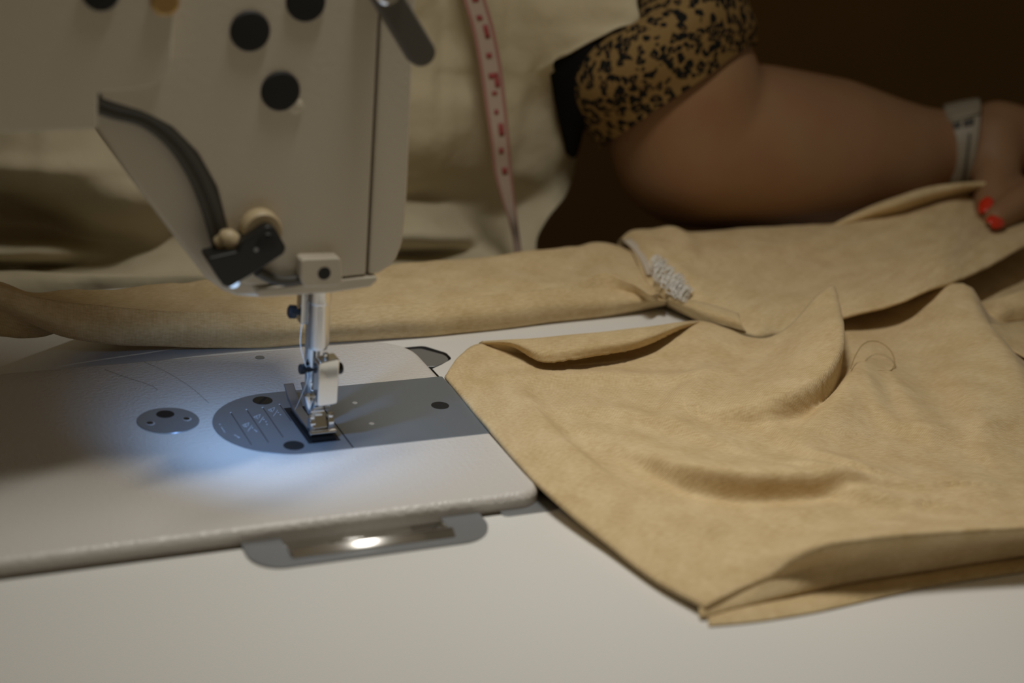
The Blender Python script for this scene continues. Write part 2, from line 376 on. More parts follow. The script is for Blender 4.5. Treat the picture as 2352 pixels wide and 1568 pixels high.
# --- arm and head (faces to the camera are at y = -28 .. -36)
def poly_on(y, pts):
    return [(F(px, py, y)[0], F(px, py, y)[2]) for px, py in pts]
YA, YH, YC = -35.0, -28.0, -21.0
a0 = poly_on(YA, [(0, 321), (224, 297), (226, 214)])
armp = [(-430, a0[0][1]+1), (a0[1][0], a0[1][1]), (a0[2][0], a0[2][1]), (poly_on(YA, [(392, 196)])[0]), (poly_on(YA, [(406, -60)])[0]), (poly_on(YA, [(430, -330)])[0][0], 300), (-430, 300)]
arm = prism('arm', round_poly(armp, [0, 1.5, 1, 12, 4, 20, 20], 6), 1, YA, 72, M_head, mach, 2.2, 3)
prism('arm_pillar', round_poly([(-470, -2), (-380, -2), (-380, 200), (-470, 300)], [3, 3, 20, 20], 5), 1, -42, 42, M_head, mach, 4, 3)
# head casting (level of the sloping wire channel)
hp = [(a0[1][0]+1, a0[1][1]-1)] + poly_on(YC, [(322, 440), (420, 570), (475, 640), (512, 668), (545, 681), (600, 684), (840, 640), (845, 200), ]) + [(-64.5, 296), (-176, 296)]
head = prism('head_casting', round_poly(hp, [0, 0, 6, 6, 4, 4, 3, 3, 3, 3, 3], 4), 1, YC, 66, M_head, mach, 2.0, 3)
cover = prism('rear_cover', round_poly([(-64.1, 79.5)] + poly_on(YH, [(700, 645), (600, 655), (560, 655), (528, 600), (522, 520), (500, 430), (455, 350), (395, 290), (320, 256), (231, 226)]) + [(-173.5, 298), (-64.1, 298)], [1, 2, 4, 6, 6, 6, 8, 8, 8, 8, 2, 2, 2], 4), 1, YH, 64, M_head, mach, 1.2, 3)
fpr = poly_on(YH, [(949, 100), (936, 430), (932, 490), (924, 560), (907, 604), (868, 630)])
prism('face_plate', round_poly([(-62.9, 298), (-62.9, 79.8)] + fpr[::-1] + [(-48.2, 298)], [1, 1, 6, 8, 8, 4, 2, 2, 2], 5), 1, YH, 60, M_head, mach, 3.0, 5)
bl = poly_on(-29, [(592, 684), (762, 673), (852, 659), (868, 644), (866, 634), (590, 664)])
prism('bottom_lip', round_poly(bl, [3, 0, 3, 2, 1, 1], 4), 1, -29, 28, M_head, mach, 1.0, 3)
# rubber plugs
for px, py in ((575, 72), (645, 210), (703, 4), (232, -18)):
    yy = YA if px < 300 else YH
    p = F(px, py, yy-0.8); r = 7.9 if px > 300 else 7.0
    lathe('rubber_plug', [(r, -1), (r, 0.7), (r-0.6, 1.3), (r*0.5, 1.55), (0.3, 1.6)], (p[0], yy, p[2]), (0, -1, 0), M_rubber, mach, 40)
p = F(678, 243, YH); lathe('cover_screw', [(3.2, -1), (3.2, 0.5), (2.4, 1.0)], (p[0], YH, p[2]), (0, -1, 0), M_head, mach, 24)
p = F(378, 2, YA); lathe('brass_screw', [(5.4, -1), (5.4, 1.2), (4.4, 2.0)], (p[0], YA, p[2]), (0, -1, 0), M_brass, mach, 28)
# presser foot lifting lever
v = [F(px, py, -46) for px, py in ((868, -40), (966, 122))]
d = np.array([v[1][0]-v[0][0], v[1][2]-v[0][2]]); d /= np.linalg.norm(d); n_ = np.array([-d[1], d[0]]); hw = 5.7
A_, B_ = np.array([v[0][0], v[0][2]]) , np.array([v[1][0], v[1][2]]) - d*hw*0.2
lev = [tuple(A_+n_*hw), tuple(B_+n_*hw)] + [tuple(B_+hw*(n_*math.cos(t)+d*math.sin(t))) for t in np.linspace(0.2, math.pi-0.2, 12)] + [tuple(B_-n_*hw), tuple(A_-n_*hw)]
lv = prism('lifting_lever', lev, 1, -50, -43, M_lever, mach, 1.2, 3)
p = F(884, -26, -46); lathe('lever_pivot', [(5.5, 0), (5.5, 24.5), (4.5, 25.5)], (p[0], -26, p[2]), (0, -1, 0), M_chrome, lv, 30)
# wires in the channel
def P3(px, py, y): return F(px, py, y)
for off, yy, r in ((0, -25.5, 2.0), (13, -25.0, 2.0), (25, -26.0, 2.1), (37, -25.5, 1.9)):
    base = [(215, 246), (260, 262), (330, 282), (392, 330), (440, 400), (470, 470), (488, 530), (500, 575)]
    nrm = [(0, -1), (0.1, -1), (0.35, -0.9), (0.65, -0.75), (0.85, -0.5), (0.95, -0.25), (0.98, -0.1), (0.6, 0)]
    pts = [P3(x + nx*off*0.9, y + ny*off*0.9, yy) for (x, y), (nx, ny) in zip(base, nrm)]
    tube('wire', crom(pts, 8), r, M_cable, mach, 12)
# LED lamp housing
lampp = poly_on(-40, [(474, 594), (545, 578), (556, 556), (614, 518), (632, 523), (659, 570), (652, 584), (590, 625), (528, 661), (514, 658)])
lamp = prism('lamp_housing', round_poly(lampp, [1.2, 1, 1.5, 3, 2.5, 3, 2, 0, 2, 2], 4), 1, -40, -28, M_black, mach, 0.9, 3)
p = F(612, 560, -40); lathe('lamp_screw', [(4.2, -0.3), (4.2, 0.15), (3.9, 0.3)], (p[0], -40, p[2]), (0, -1, 0), M_rubber, lamp, 28)
for px, py in ((588, 573), (615, 540)):
    p = F(px, py, -40); lathe('lamp_pin', [(0.9, -0.3), (0.9, 0.3)], (p[0], -40, p[2]), (0, -1, 0), M_grey, lamp, 14)
p = F(597, 525, -30); lathe('wire_clip', [(8.2, 0), (8.2, 7), (7.4, 8)], (p[0], -27, p[2]), (0, -1, 0), M_beige, mach, 36)
pp = [P3(500, 560, -30), P3(525, 548, -32), P3(545, 572, -33)]
tube('wire_plug', crom(pp, 6), [3.0]*4 + [4.0]*6 + [3.4]*3, M_beige, mach, 14)
# curved wire and bored block on the lip
bp_ = poly_on(-35, [(692, 596), (783, 592), (787, 640), (782, 656), (700, 660), (690, 640)])
blk = prism('guard_block', round_poly(bp_, 1.6, 4), 1, -35, -26, M_head, mach, 0.8, 3)
p = F(745, 628, -35.2); lathe('block_hole', [(2.7, -0.2), (2.7, 0.25)], (p[0], -35, p[2]), (0, -1, 0), M_hole, blk, 24)
tube('wire', crom([P3(590, 622, -31), P3(625, 640, -31), P3(660, 645, -31), P3(700, 638, -30)], 6), 2.2, M_cable, mach, 12)
# LED lens and its light
c = F(537, 651, -36); cl = np.array([c[0], -36.0, c[2]])
dirv = np.array([0.36, 0.36, -1.0]); dirv /= np.linalg.norm(dirv)
M_led = bpy.data.materials.new('led'); M_led.use_nodes = True
nb = M_led.node_tree.nodes['Principled BSDF']; nb.inputs['Base Color'].default_value = (0.8, 0.9, 1, 1); nb.inputs['Emission Color'].default_value = (0.45, 0.68, 1.0, 1); nb.inputs['Emission Strength'].default_value = 0.9
lathe('lamp_lens', [(2.2, -2.0), (2.2, 0.35), (1.9, 0.4)], tuple(cl), tuple(dirv), M_led, lamp, 20)
ls = bpy.data.lights.new('led_spot', 'SPOT'); ls.energy = 0.22; ls.color = (0.31, 0.55, 1.0); ls.spot_size = math.radians(122); ls.spot_blend = 1.0; ls.shadow_soft_size = 0.003
lo = bpy.data.objects.new('led_spot', ls); coll.objects.link(lo); lo.location = Vector(cl + dirv*13.0)*MM; lo.rotation_euler = Vector(dirv).to_track_quat('-Z', 'Y').to_euler()
lo.parent = lamp; lo.matrix_parent_inverse = lamp.matrix_world.inverted()
# --- presser bar, needle bar, presser foot
yb = -13.0
pb = F(733, 700, yb)
bx = pb[0]
lathe('presser_bar', [(5.2, 82), (5.2, 64), (4.9, 63), (4.75, 62.5), (4.75, 44), (4.2, 42)], (bx, yb, 0), (0, 0, 1), M_satin, mach, 40)
nbx, nby = F(716, 860, -2)[0], -2.0
lathe('needle_bar', [(3.4, 82), (3.4, 26), (3.0, 25), (3.0, 21)], (nbx, nby, 0), (0, 0, 1), M_satin, mach, 36)
# thread guide collar with its knurled screw on the upper left
q1 = F(694, 700, -6)
box('thread_guide', (q1[0]-1.4, -9, q1[2]-8), (q1[0]+5, -2, q1[2]+7), M_satin, mach, 0.8)
lathe('guide_screw', [(1.4, 0), (1.4, 2.0), (3.0, 2.1), (3.0, 4.6), (2.2, 5.2)], (q1[0]-1.0, -6.5, F(680, 716, -6)[2]), (-1, 0, 0.12), M_dark, mach, 24)
q2 = F(703, 847, -4); lathe('needle_screw', [(1.5, -4), (1.5, 1.2), (2.3, 1.3), (2.3, 3.2), (1.9, 3.6)], (q2[0]+0.5, -4, q2[2]), (-1, 0, 0.05), M_dark, mach, 20)
# needle clamp and needle
lathe('needle_clamp', [(3.0, 22), (3.0, 12), (1.8, 10)], (nbx+0.3, nby-0.5, 0), (0, 0, 1), M_satin, mach, 28)
lathe('needle', [(0.8, 12), (0.8, 8), (0.5, 7), (0.45, -2)], (-75.6, -2.5, 0), (0, 0, 1), M_chrome, mach, 14)
foot = thing('x', 'x', 'x'); bpy.data.objects.remove(foot)
fa = F(725, 823, -14); fb = F(768, 920, -14)
shank = prism('presser_foot', round_poly([(fa[0], fb[2]), (fb[0]-0.2, fb[2]+0.6), (fb[0], fa[2]+1.4), (fa[0], fa[2])], 1.2, 4), 1, -19, -12, M_chrome, mach, 0.6, 3)
# clamp screw on the right of the shank and stud on top
pz = F(770, 846, -15)[2]; lathe('foot_screw', [(2.6, 0), (2.6, 2.2), (2.0, 2.8)], (fb[0]-0.2, -15, pz), (1, 0, 0), M_dark, shank, 24)
q = F(748, 822, -15); lathe('foot_stud', [(0.9, -3), (0.9, 1.0), (1.3, 1.1), (1.3, 2.6), (0.7, 3.0)], (q[0], -15, q[2]-0.5), (0, 0, 1), M_chrome, shank, 18)
# S-shaped lower shank: swept section from block down to the hinge
ctr = [(-15.5, fb[2]+1.5), (-14.0, fb[2]-1.0), (-11.0, fb[2]-3.2), (-10.6, fb[2]-6.0), (-12.5, fb[2]-8.6), (-14.8, 4.2)]
ct = crom([(a, b) for a, b in ctr], 6); hx0, hx1 = F(715, 930, -13)[0], F(748, 930, -13)[0]
vs, fs = [], []
for i, (a, b) in enumerate(ct):
    t = ct[min(i+1, len(ct)-1)] - ct[max(i-1, 0)]; t /= np.linalg.norm(t); nn = np.array([-t[1], t[0]])*1.9
    xo = 2.4*(1-min(1, i/len(ct)*2.2))
    for xx, sgn in ((hx0, 1), (hx1+xo, 1), (hx1+xo, -1), (hx0, -1)): vs.append((xx, a+nn[0]*sgn, b+nn[1]*sgn))
for i in range(len(ct)-1):
    for k in range(4): fs.append((i*4+k, i*4+(k+1) % 4, i*4+4+(k+1) % 4, i*4+4+k))
fs += [(3, 2, 1, 0), tuple(len(vs)-4+k for k in range(4))]
o = new('foot_shank', vs, fs, M_chrome, shank, True); fix_normals(o); bevel(o, 0.5, 3, 50)
# sole: two toes turned up at the far end, a hinge fork and a rounded heel bar
fx0, fx1 = -82.0, -70.8
prof = [(-16.0, 1.6), (-15.6, 4.6), (-13.0, 5.0), (-11.0, 3.4), (10, 3.2), (18, 5.2), (25, 9.0), (26.5, 8.6), (19, 3.2), (11, 1.4)]
for xa, xb in ((fx0, -77.3), (-74.0, fx1)):
    prism('toe', [(a, b) for a, b in prof], 0, xa, xb, M_foot, shank, 0.5, 3)
box('sole', (fx0, -16.0, 1.5), (fx1, -4.0, 3.2), M_foot, shank, 0.5, 3)
lathe('heel_bar', [(0.9, 0), (1.2, 0.4), (1.2, 11.6), (0.9, 12)], (fx0-0.4, -16.2, 3.0), (1, 0, 0), M_chrome, shank, 20)
for xx in (fx0+1.3, fx1-1.5):
    prism('hinge_ear', round_poly([(-15.6, 3), (-10.5, 3), (-10.5, 9.2), (-15.6, 9.2)], [0, 0, 2.4, 2.4], 5), 0, xx-1.3, xx+1.3, M_chrome, shank, 0.4, 3)
    lathe('hinge_ball', [(0.3, 0), (1.2, 0.4), (1.5, 1.2), (1.2, 2.0), (0.3, 2.4)], (xx, -13.2, 8.4), (0, -0.3, 1), M_chrome, shank, 18)
# finger guard tongue at the left of the foot
tg = [F(664, 935, 10), F(668, 925, 8), F(690, 965, 0)]
lathe('thread_cutter', [(0.6, 0), (2.0, 1.2), (1.9, 6.0), (1.0, 9.0)], tuple(F(708, 902, -8)), (0.05, -0.2, -1), M_chrome, shank, 18)
# needle thread
thr = tube('needle_thread', crom([(q1[0]+0.5, -6, q1[2]-6), F(690, 790, -5), F(704, 846, -5), F(706, 872, -6), F(696, 900, 0), F(682, 932, 6), F(672, 950, 12)], 8), 0.13, M_white, None, 6)
tag(thr, 'pale thread running down beside the needle bar to the presser foot', 'thread')
# ------------------------------------------------------------------ hinge let into the table in front of the bed
hinge = thing('hinge_plate', 'grey rounded hinge plate with a chrome recess let into the table', 'hinge', (-82, -100, ZT))
xh0, xh1, yh0 = -132.5, -31.5, -110.5
rx0, rx1, ry0, ry1 = -116.5, -48.5, -104.5, -84
def frame_plate():
    bm = bmesh.new()
    out = round_poly([(xh0, yh0), (xh1, yh0), (xh1, -80), (xh0, -80)], [13, 15, 2, 2], 10)
    inn = round_poly([(rx0, ry0), (rx1, ry0), (rx1, ry1), (rx0, ry1)], [1.5, 1.5, 1, 1], 4)
    no, ni = len(out), len(inn); z0, z1 = ZT-1.5, ZT+1.1
    vs = [bm.verts.new((p[0], p[1], z)) for z in (z1, z0) for p in out+inn]; n = no+ni
    for t in tessellate_polygon([[Vector((p[0], p[1], 0)) for p in out], [Vector((p[0], p[1], 0)) for p in inn]]):
        if len(set(t)) == 3:
            for b in (0, n): bm.faces.new([vs[b+k] for k in t])
    for i in range(no): bm.faces.new((vs[i], vs[(i+1) % no], vs[n+(i+1) % no], vs[n+i]))
    for i in range(ni): bm.faces.new((vs[no+i], vs[no+(i+1) % ni], vs[n+no+(i+1) % ni], vs[n+no+i]))
    bmesh.ops.recalc_face_normals(bm, faces=bm.faces)
    me = bpy.data.meshes.new('plate'); bm.to_mesh(me); bm.free(); me.transform(Matrix.Scale(MM, 4))
    o = bpy.data.objects.new('plate', me); coll.objects.link(o); me.materials.append(M_grey); o.parent = hinge; o.matrix_parent_inverse = hinge.matrix_world.inverted()
    bevel(o, 0.5, 3, 40)
frame_plate()
# bright recess: curved near lip, polished sloping floor and end walls
def recess():
    prof = [(-105.4, ZT+0.9), (-104.6, ZT+1.5), (-102.4, ZT+2.7), (-101.6, ZT+2.75), (-101.2, ZT+2.0), (-101.0, ZT-1.0), (-100.6, ZT-4.2), (-99.6, ZT-4.9), (-97, ZT-4.2), (-82, ZT+0.4)]
    pr = crom(prof, 5); xs = [rx0+0.2, rx1-0.2]; k = 26
    for nm, q, m in (('chrome_lip', pr[:k], M_lip), ('chrome_floor', pr[k-1:], M_chrome)):
        grid_mesh(nm, np.array([[(x, a, b) for x in xs] for a, b in q]), m, hinge, 0.6, flip=True)
recess()
for xx, s in ((rx0, 1), (rx1, -1)):
    prism('end_wall', [(ry0+1, ZT+1.0), (ry0+1, ZT-4), (-82, ZT-4), (-82, ZT+1.0)], 0, min(xx, xx+0.8*s), max(xx, xx+0.8*s), M_chrome, hinge, 0.3)
# ------------------------------------------------------------------ the beige knit garment
gar = thing('knit_garment', 'crumpled beige knit garment spread over the table beside the machine', 'garment', (150, 50, ZT))
def rowT(pts): return [T(*p) for p in pts]
def seg_dist(X, Y, poly):
    """nearest signed distance to polyline and interpolated height at each grid point"""
    best = np.full(X.shape, 1e9); sg = np.zeros(X.shape); hh = np.zeros(X.shape); nx = np.zeros(X.shape); ny = np.zeros(X.shape)
    for a, b in zip(poly[:-1], poly[1:]):
        d = b[:2]-a[:2]; L2 = d@d+1e-9
        t = np.clip(((X-a[0])*d[0]+(Y-a[1])*d[1])/L2, 0, 1)
        dx = X-(a[0]+t*d[0]); dy = Y-(a[1]+t*d[1]); r = np.hypot(dx, dy); m = r < best
        best = np.where(m, r, best); sg = np.where(m, np.sign(d[0]*dy-d[1]*dx), sg); hh = np.where(m, a[2]+t*(b[2]-a[2]), hh)
        l = math.sqrt(L2); nx = np.where(m, -d[1]/l, nx); ny = np.where(m, d[0]/l, ny)
    return best, sg, hh, nx, ny
def ridge(G, pts, wl, wr, p=2.0, lean=0.0):
    """pts: (px, py, h) crest seen in the photograph; wl / wr widths (mm) to the left and right of its direction"""
    poly = [np.append(T(px, py, h)[:2], h) for px, py, h in pts]
    n = len(poly); poly = [q for q in crom(poly, 5)]
    r, s, h, nx, ny = seg_dist(G[..., 0], G[..., 1], poly)
    w = np.where(s > 0, wl, wr); e = np.exp(-(r/w)**p); G[..., 2] += h*e
    if lean:                                               # the crest leans over to one side (+ left of its direction)
        k = lean*e*np.clip(h/max(q[2] for q in poly), 0, 1); G[..., 0] += nx*k; G[..., 1] += ny*k
# main panel lying on the table
A = []
R0 = [(1035,872,3),(1026,862,8),(1060,815,7),(1106,790,6),(1250,793,2),(1420,778,2),(1612,741,7.5),(1762,796,3),(1845,757,3),(1960,700,3),(2130,640,3),(2300,572,3),(2450,530,3)]
R1 = [(1147,1003,2),(1136,995,8.6),(1175,965,6.5),(1250,930,4),(1380,915,3),(1520,900,3),(1650,890,3),(1790,890,3),(1900,880,2),(2000,855,2),(2150,825,3),(2320,795,3),(2480,775,3)]
R2 = [(1268,1138,2),(1257,1128,8.0),(1310,1112,7),(1400,1100,5),(1500,1085,4),(1620,1070,4),(1740,1060,4),(1860,1050,4),(1960,1045,4),(2060,1035,4),(2200,1020,4),(2340,1000,4),(2500,985,4)]
R3 = [(1425,1266,1),(1412,1254,5),(1480,1232,6),(1560,1212,6),(1650,1195,6),(1750,1180,6),(1840,1170,6),(1940,1160,6),(2020,1150,6),(2110,1145,6),(2220,1135,6),(2350,1120,6),(2500,1110,6)]
R4 = [(1530,1342,1),(1518,1332,4.5),(1590,1305,6),(1670,1280,8),(1750,1260,11),(1830,1240,13),(1910,1225,14),(1990,1215,14),(2070,1208,14),(2150,1203,14),(2250,1198,14),(2352,1192,14),(2520,1182,14)]
R5 = [(1622,1396,2),(1616,1383,5),(1690,1345,7),(1760,1312,10),(1825,1275,16),(1890,1250,20.5),(1970,1238,23),(2050,1229,23),(2150,1222,23),(2250,1217,23),(2352,1212,23),(2430,1208,23),(2540,1201,23)]
R6 = [(1622,1400,1.5),(1615,1395,3.5),(1690,1362,5.0),(1760,1337,7),(1825,1313,9),(1890,1294,11),(1970,1284,11),(2050,1274,11),(2150,1264,11),(2250,1252,11),(2352,1242,11),(2430,1236,11),(2540,1227,11)]
R7 = [(1622,1412,1),(1617,1414,1.5),(1690,1392,2),(1760,1375,2.5),(1825,1360,3),(1890,1345,3),(1970,1330,3),(2050,1317,3),(2150,1302,3),(2250,1287,3),(2352,1272,3),(2430,1262,3),(2540,1248,3)]
R8 = [(1640,1405,1),(1640,1405,1.2),(1700,1385,1.4),(1765,1365,1.6),(1830,1345,1.6),(1895,1330,1.6),(1975,1315,1.6),(2055,1300,1.6),(2155,1285,1.6),(2255,1270,1.6),(2355,1255,1.6),(2435,1245,1.6),(2545,1230,1.6)]
GA = loft_pts([rowT(r) for r in (R0, R1, R2, R3, R4, R5, R6, R7, R8)], 18, 30)
mask = np.ones(GA.shape[:2]); n5 = 5*30
z0 = GA[..., 2].copy(); Gt = GA.copy()
# tall fold that stands up in the middle and its roll towards the left
ridge(Gt, [(1884,666,23),(1893,696,23),(1902,752,22),(1902,808,20),(1878,858,17.5),(1822,902,14),(1740,940,9),(1640,955,4)], 4.6, 21, 2.0, 6.5)
ridge(Gt, [(1850,840,3),(1800,880,4),(1700,925,3)], 20, 24)
ridge(Gt, [(1985,842,6),(1962,868,9),(1930,915,8),(1890,965,6),(1850,1010,3)], 16, 6)
ridge(Gt, [(2215,668,22),(2240,730,19),(2290,800,15),(2330,880,11),(2352,960,7)], 13, 26)
ridge(Gt, [(2100,700,5),(2060,720,4)], 14, 14)
# long crease that crosses the lower part
ridge(Gt, [(1380,1030,1.5),(1500,1062,6),(1600,1085,12),(1700,1097,14),(1800,1103,13),(1900,1110,10),(2000,1130,6),(2120,1150,3)], 28, 5.0, 2.0, -4.2)
ridge(Gt, [(1880,1140,3),(1980,1160,6),(2080,1180,4)], 14, 4.5)
ridge(Gt, [(2080,1150,2),(2200,1160,4),(2352,1150,4)], 24, 9)
# shallow creases
for pts, wl, wr in (([(1200,890,1.5),(1330,872,2.2),(1500,878,2.2),(1640,880,1.5)], 10, 5), ([(1250,960,1),(1380,955,2.0),(1520,985,2.0),(1650,1040,1.5)], 12, 5),
    ([(1180,905,1.5),(1230,975,2.5),(1330,1075,2.5),(1440,1150,1)], 6, 12), ([(1640,860,1),(1560,930,2.2),(1540,1000,1.2)], 10, 6), ([(1760,985,1),(1850,1060,2.0),(1950,1115,2.0)], 12, 4),
    ([(2050,880,2),(2090,950,2.5),(2120,1010,1.5)], 12, 6), ([(1990,920,1.5),(2050,985,2),(2150,1010,2),(2300,1000,1.5)], 10, 6), ([(1750,1220,1),(1850,1215,2.2),(1950,1195,1)], 10, 6),
    ([(2180,880,1.5),(2230,960,2),(2260,1060,1.5)], 12, 7), ([(1500,1190,1.0),(1620,1240,2.0),(1740,1255,1.2)], 14, 6)):
    ridge(Gt, [(a, b, h*1.55) for a, b, h in pts], wl, wr)
w_ = np.clip((n5+8-np.arange(GA.shape[0]))/30.0, 0, 1)[:, None]
GA += (Gt-GA)*w_[..., None]
wn = wob(GA, 1.1, 0.035, 1); wn = wob(wn, 0.45, 0.11, 2); ed = np.minimum(1, np.arange(GA.shape[1])/40.0)[None, :]
GA[..., 2] += (wn[..., 2]-GA[..., 2])*ed*w_
GA[..., 2] = np.maximum(GA[..., 2], ZT+0.9)
# the front face hangs from the crest, kept where the loft put it
grid_mesh('main_panel', GA, M_knit, gar, 0.9, flip=False)
# lower layer that peeps out under the front fold
Ub = [[(1625,1408,0.8),(1700,1380,0.8),(1780,1360,0.8),(1880,1335,0.8),(2000,1310,0.8),(2150,1285,0.8),(2352,1255,0.8),(2560,1230,0.8)],
      [(1626,1425,1.2),(1700,1410,1.4),(1780,1393,1.4),(1880,1378,1.4),(2000,1358,1.4),(2150,1328,1.4),(2352,1300,1.4),(2560,1272,1.4)],
      [(1628,1438,0.4),(1700,1432,0.4),(1780,1422,0.4),(1880,1405,0.4),(2000,1378,0.4),(2150,1345,0.4),(2352,1314,0.4),(2560,1284,0.4)]]
grid_mesh('under_layer', loft_pts([rowT(r) for r in Ub], 8, 6), M_knit2, gar, 0.3)
# curled raw edge
xsB = [1105,1170,1240,1310,1380,1440,1500,1560,1612]
free = [(1106,790,6),(1176,797,9.5),(1242,831,9.5),(1310,827,9.5),(1380,816,9.5),(1445,805,9.5),(1500,787,9.5),(1560,758,9.5),(1612,739,8)]
midB = [(1106,786,7),(1173,787,12.5),(1241,803,14.5),(1310,797,15),(1380,789,15),(1443,780,15),(1500,768,14.5),(1560,748,12.5),(1612,738,8.3)]
cre = [(1106,783,7),(1170,780,12),(1240,775,13.5),(1310,768,14),(1380,762,14),(1440,755,14),(1500,748,13.5),(1560,740,12),(1613,737,8)]
F_, Mi, Cr = rowT(free), rowT(midB), rowT(cre)
def jag(P, amp):
    return P
bk = [np.array([p[0]-0.5, p[1]+1.2, ZT+5]) for p in Cr]; lowB = [np.array([p[0]+0.5, p[1]-4, ZT+2.2]) for p in Cr]; low2 = [np.array([p[0]+1.5, p[1]-14, ZT+2.4]) for p in Cr]
GB = loft_pts([F_, Mi, Cr, bk, lowB, low2], 14, 6)
for c in range(GB.shape[1]):
    GB[0, c, :2] += np.array([rng.normal(0, .12), rng.normal(0, .25)])
grid_mesh('curled_edge', GB, M_knit2, gar, 0.7)
# band behind the needle
cb = [(-90,676,1),(0,709,1),(88,744,1),(158,769,1),(280,786,1),(421,793,1),(563,795,1),(698,787,1),(910,773,1),(1100,757,1),(1300,734,1),(1420,718,1.5),(1527,697,2.5)]
cm = [(-90,664,11),(0,692,10),(86,720,10),(156,737,10),(276,750,10),(421,757,10),(563,760,10),(698,757,10),(910,741,10),(1100,723,10),(1300,702,10),(1415,690,10),(1528,692,8)]
cc = [(-90,640,17),(0,657,17),(80,682,16),(152,694,16),(270,707,16),(421,718,16),(563,721,16),(698,720,16),(910,702,16),(1100,683,16),(1300,662,16),(1390,650,14),(1529,688,11)]
ce = [(-90,642,14),(0,659,14),(82,686,12),(156,698,12),(273,710,12),(424,721,12),(566,724,12),(701,722,12),(912,705,12),(1100,686,12),(1290,655,17),(1382,626,20),(1529,684,12)]
lift = [36, 31, 25, 20, 12.5, 5, 1, 0, 0, 0, 0, 0, 0]          # the band rises off the table towards the far left
up = lambda r: [T(p[0], p[1], p[2]+l) for p, l in zip(r, lift)]
cu_ = [p+np.array([0, 9, 1.0]) for p in up(cb)]                  # turned under at the bottom
GC = loft_pts([cu_] + [up(r) for r in (cb, cm, cc)], 14, 8)
GC = wob(GC, 0.9, 0.03, 3, (0, 0.5, 1)); GC[..., 2] = np.maximum(GC[..., 2], ZT+0.8)
grid_mesh('front_band', GC, M_knit2, gar, 1.0, flip=True)
ct_near = [(-90,640,16),(0,657,16),(80,682,15.5),(152,694,15.5),(270,707,15.5),(421,718,15.5),(563,721,15.5),(698,720,15.5),(910,702,15.5),(1100,683,15.5),(1300,664,15),(1420,662,10),(1530,690,8)]
ct_mid = [(-90,636,14),(0,655,15),(75,678,15),(151,681,15),(270,684,15),(421,684,14),(563,678,14),(698,670,14),(910,652,14),(1100,634,14),(1300,616,12),(1425,610,10),(1520,650,9)]
ct_far = [(-90,634,12),(0,652,14),(70,674,14),(150,669,14),(270,660,13),(421,648,13),(563,635,13),(698,622,13),(910,604,13),(1100,589,13),(1280,572,13),(1390,560,12),(1480,590,10)]
ct_back = [tuple(p+np.array([0, 7, -9-l*0.62])) for p, l in zip(up(ct_far), lift)]  # back edge dropped further at the left to darken the space under the band
GT = loft_pts([up(ct_near), up(ct_mid), up(ct_far), [np.array(p) for p in ct_back]], 12, 10)
GT = wob(wob(GT, 1.6, 0.035, 5), 0.8, 0.09, 6)
GT[..., 2] = np.maximum(GT[..., 2], ZT+1)
grid_mesh('top_band', GT, M_knit, gar, 0.9)
# raised raw lip at the seam
lipE = [(1300,663,16),(1340,645,18),(1382,626,20),(1420,637,19),(1452,649,18),(1476,664,17),(1494,676,16),(1512,673,14),(1530,690,9)]
lipB = [(1300,672,15),(1340,668,14),(1385,664,13),(1420,668,12),(1452,676,11),(1478,684,10),(1498,690,9.5),(1514,692,8),(1530,695,6)]
lipD = [(1302,695,10),(1342,692,9),(1388,690,8.5),(1422,690,8),(1454,691,7),(1480,693,6),(1498,694,6),(1514,695,5),(1530,697,4)]
GL = loft_pts([rowT(lipE), rowT(lipB), rowT(lipD)], 10, 8)
grid_mesh('seam_lip', GL, M_knit2, gar, 0.6)
# body part held by the hand
d0 = [(1428,551,10),(1468,532,16),(1560,540,14),(1640,533,14),(1700,528,14),(1780,524,15),(1860,521,16),(1940,516,18),(2050,497,22),(2150,468,26),(2228,444,29),(2300,500,25),(2420,515,26)]
d1 = [(1449,575,12),(1530,590,18),(1600,600,15),(1670,594,14),(1740,590,14),(1810,586,14),(1890,580,15),(1970,570,18),(2070,548,22),(2160,519,27),(2240,492,26.5),(2310,512,24),(2430,512,25)]
d2 = [(1480,640,9),(1574,650,15),(1640,655,13),(1710,655,12),(1780,652,11),(1850,648,12),(1920,638,15),(2000,620,19),(2090,592,24),(2180,560,29),(2262,534,24),(2352,519,26),(2450,508,27)]
d3 = [(1515,685,7),(1592,700,9),(1640,715,9),(1700,712,10),(1760,706,10),(1810,700,11),(1860,690,13),(1960,676,17),(2070,644,22),(2160,610,27),(2248,576,25),(2352,536,27),(2450,515,28)]
d4 = [(1531,692,5),(1600,722,6),(1640,738,6),(1700,756,6),(1742,769,5),(1785,763,5),(1841,751,8),(1943,724,13),(2058,694,20),(2150,656,25),(2240,622,24),(2352,563,26),(2450,530,28)]
d5 = [tuple(T(*p)+np.array([0, 5, -2.5])) for p in d4]
db = [tuple(T(*p)+np.array([0, 6, -9])) for p in d0]
GD = loft_pts([[np.array(p) for p in db], rowT(d0), rowT(d1), rowT(d2), rowT(d3), rowT(d4), [np.array(p) for p in d5]], 14, 10)
GD = wob(wob(GD, 1.3, 0.03, 8), 0.5, 0.1, 9)
ridge(GD, [(1500,545,3),(1550,585,4),(1575,640,3)], 8, 10)
ridge(GD, [(1640,640,2),(1800,618,3),(2000,575,3),(2200,500,2)], 12, 10)
ridge(GD, [(1900,640,2),(2050,600,3),(2200,545,3)], 10, 8)
GD[..., 2] = np.maximum(GD[..., 2], ZT+1)
grid_mesh('held_panel', GD, M_knit, gar, 0.9)
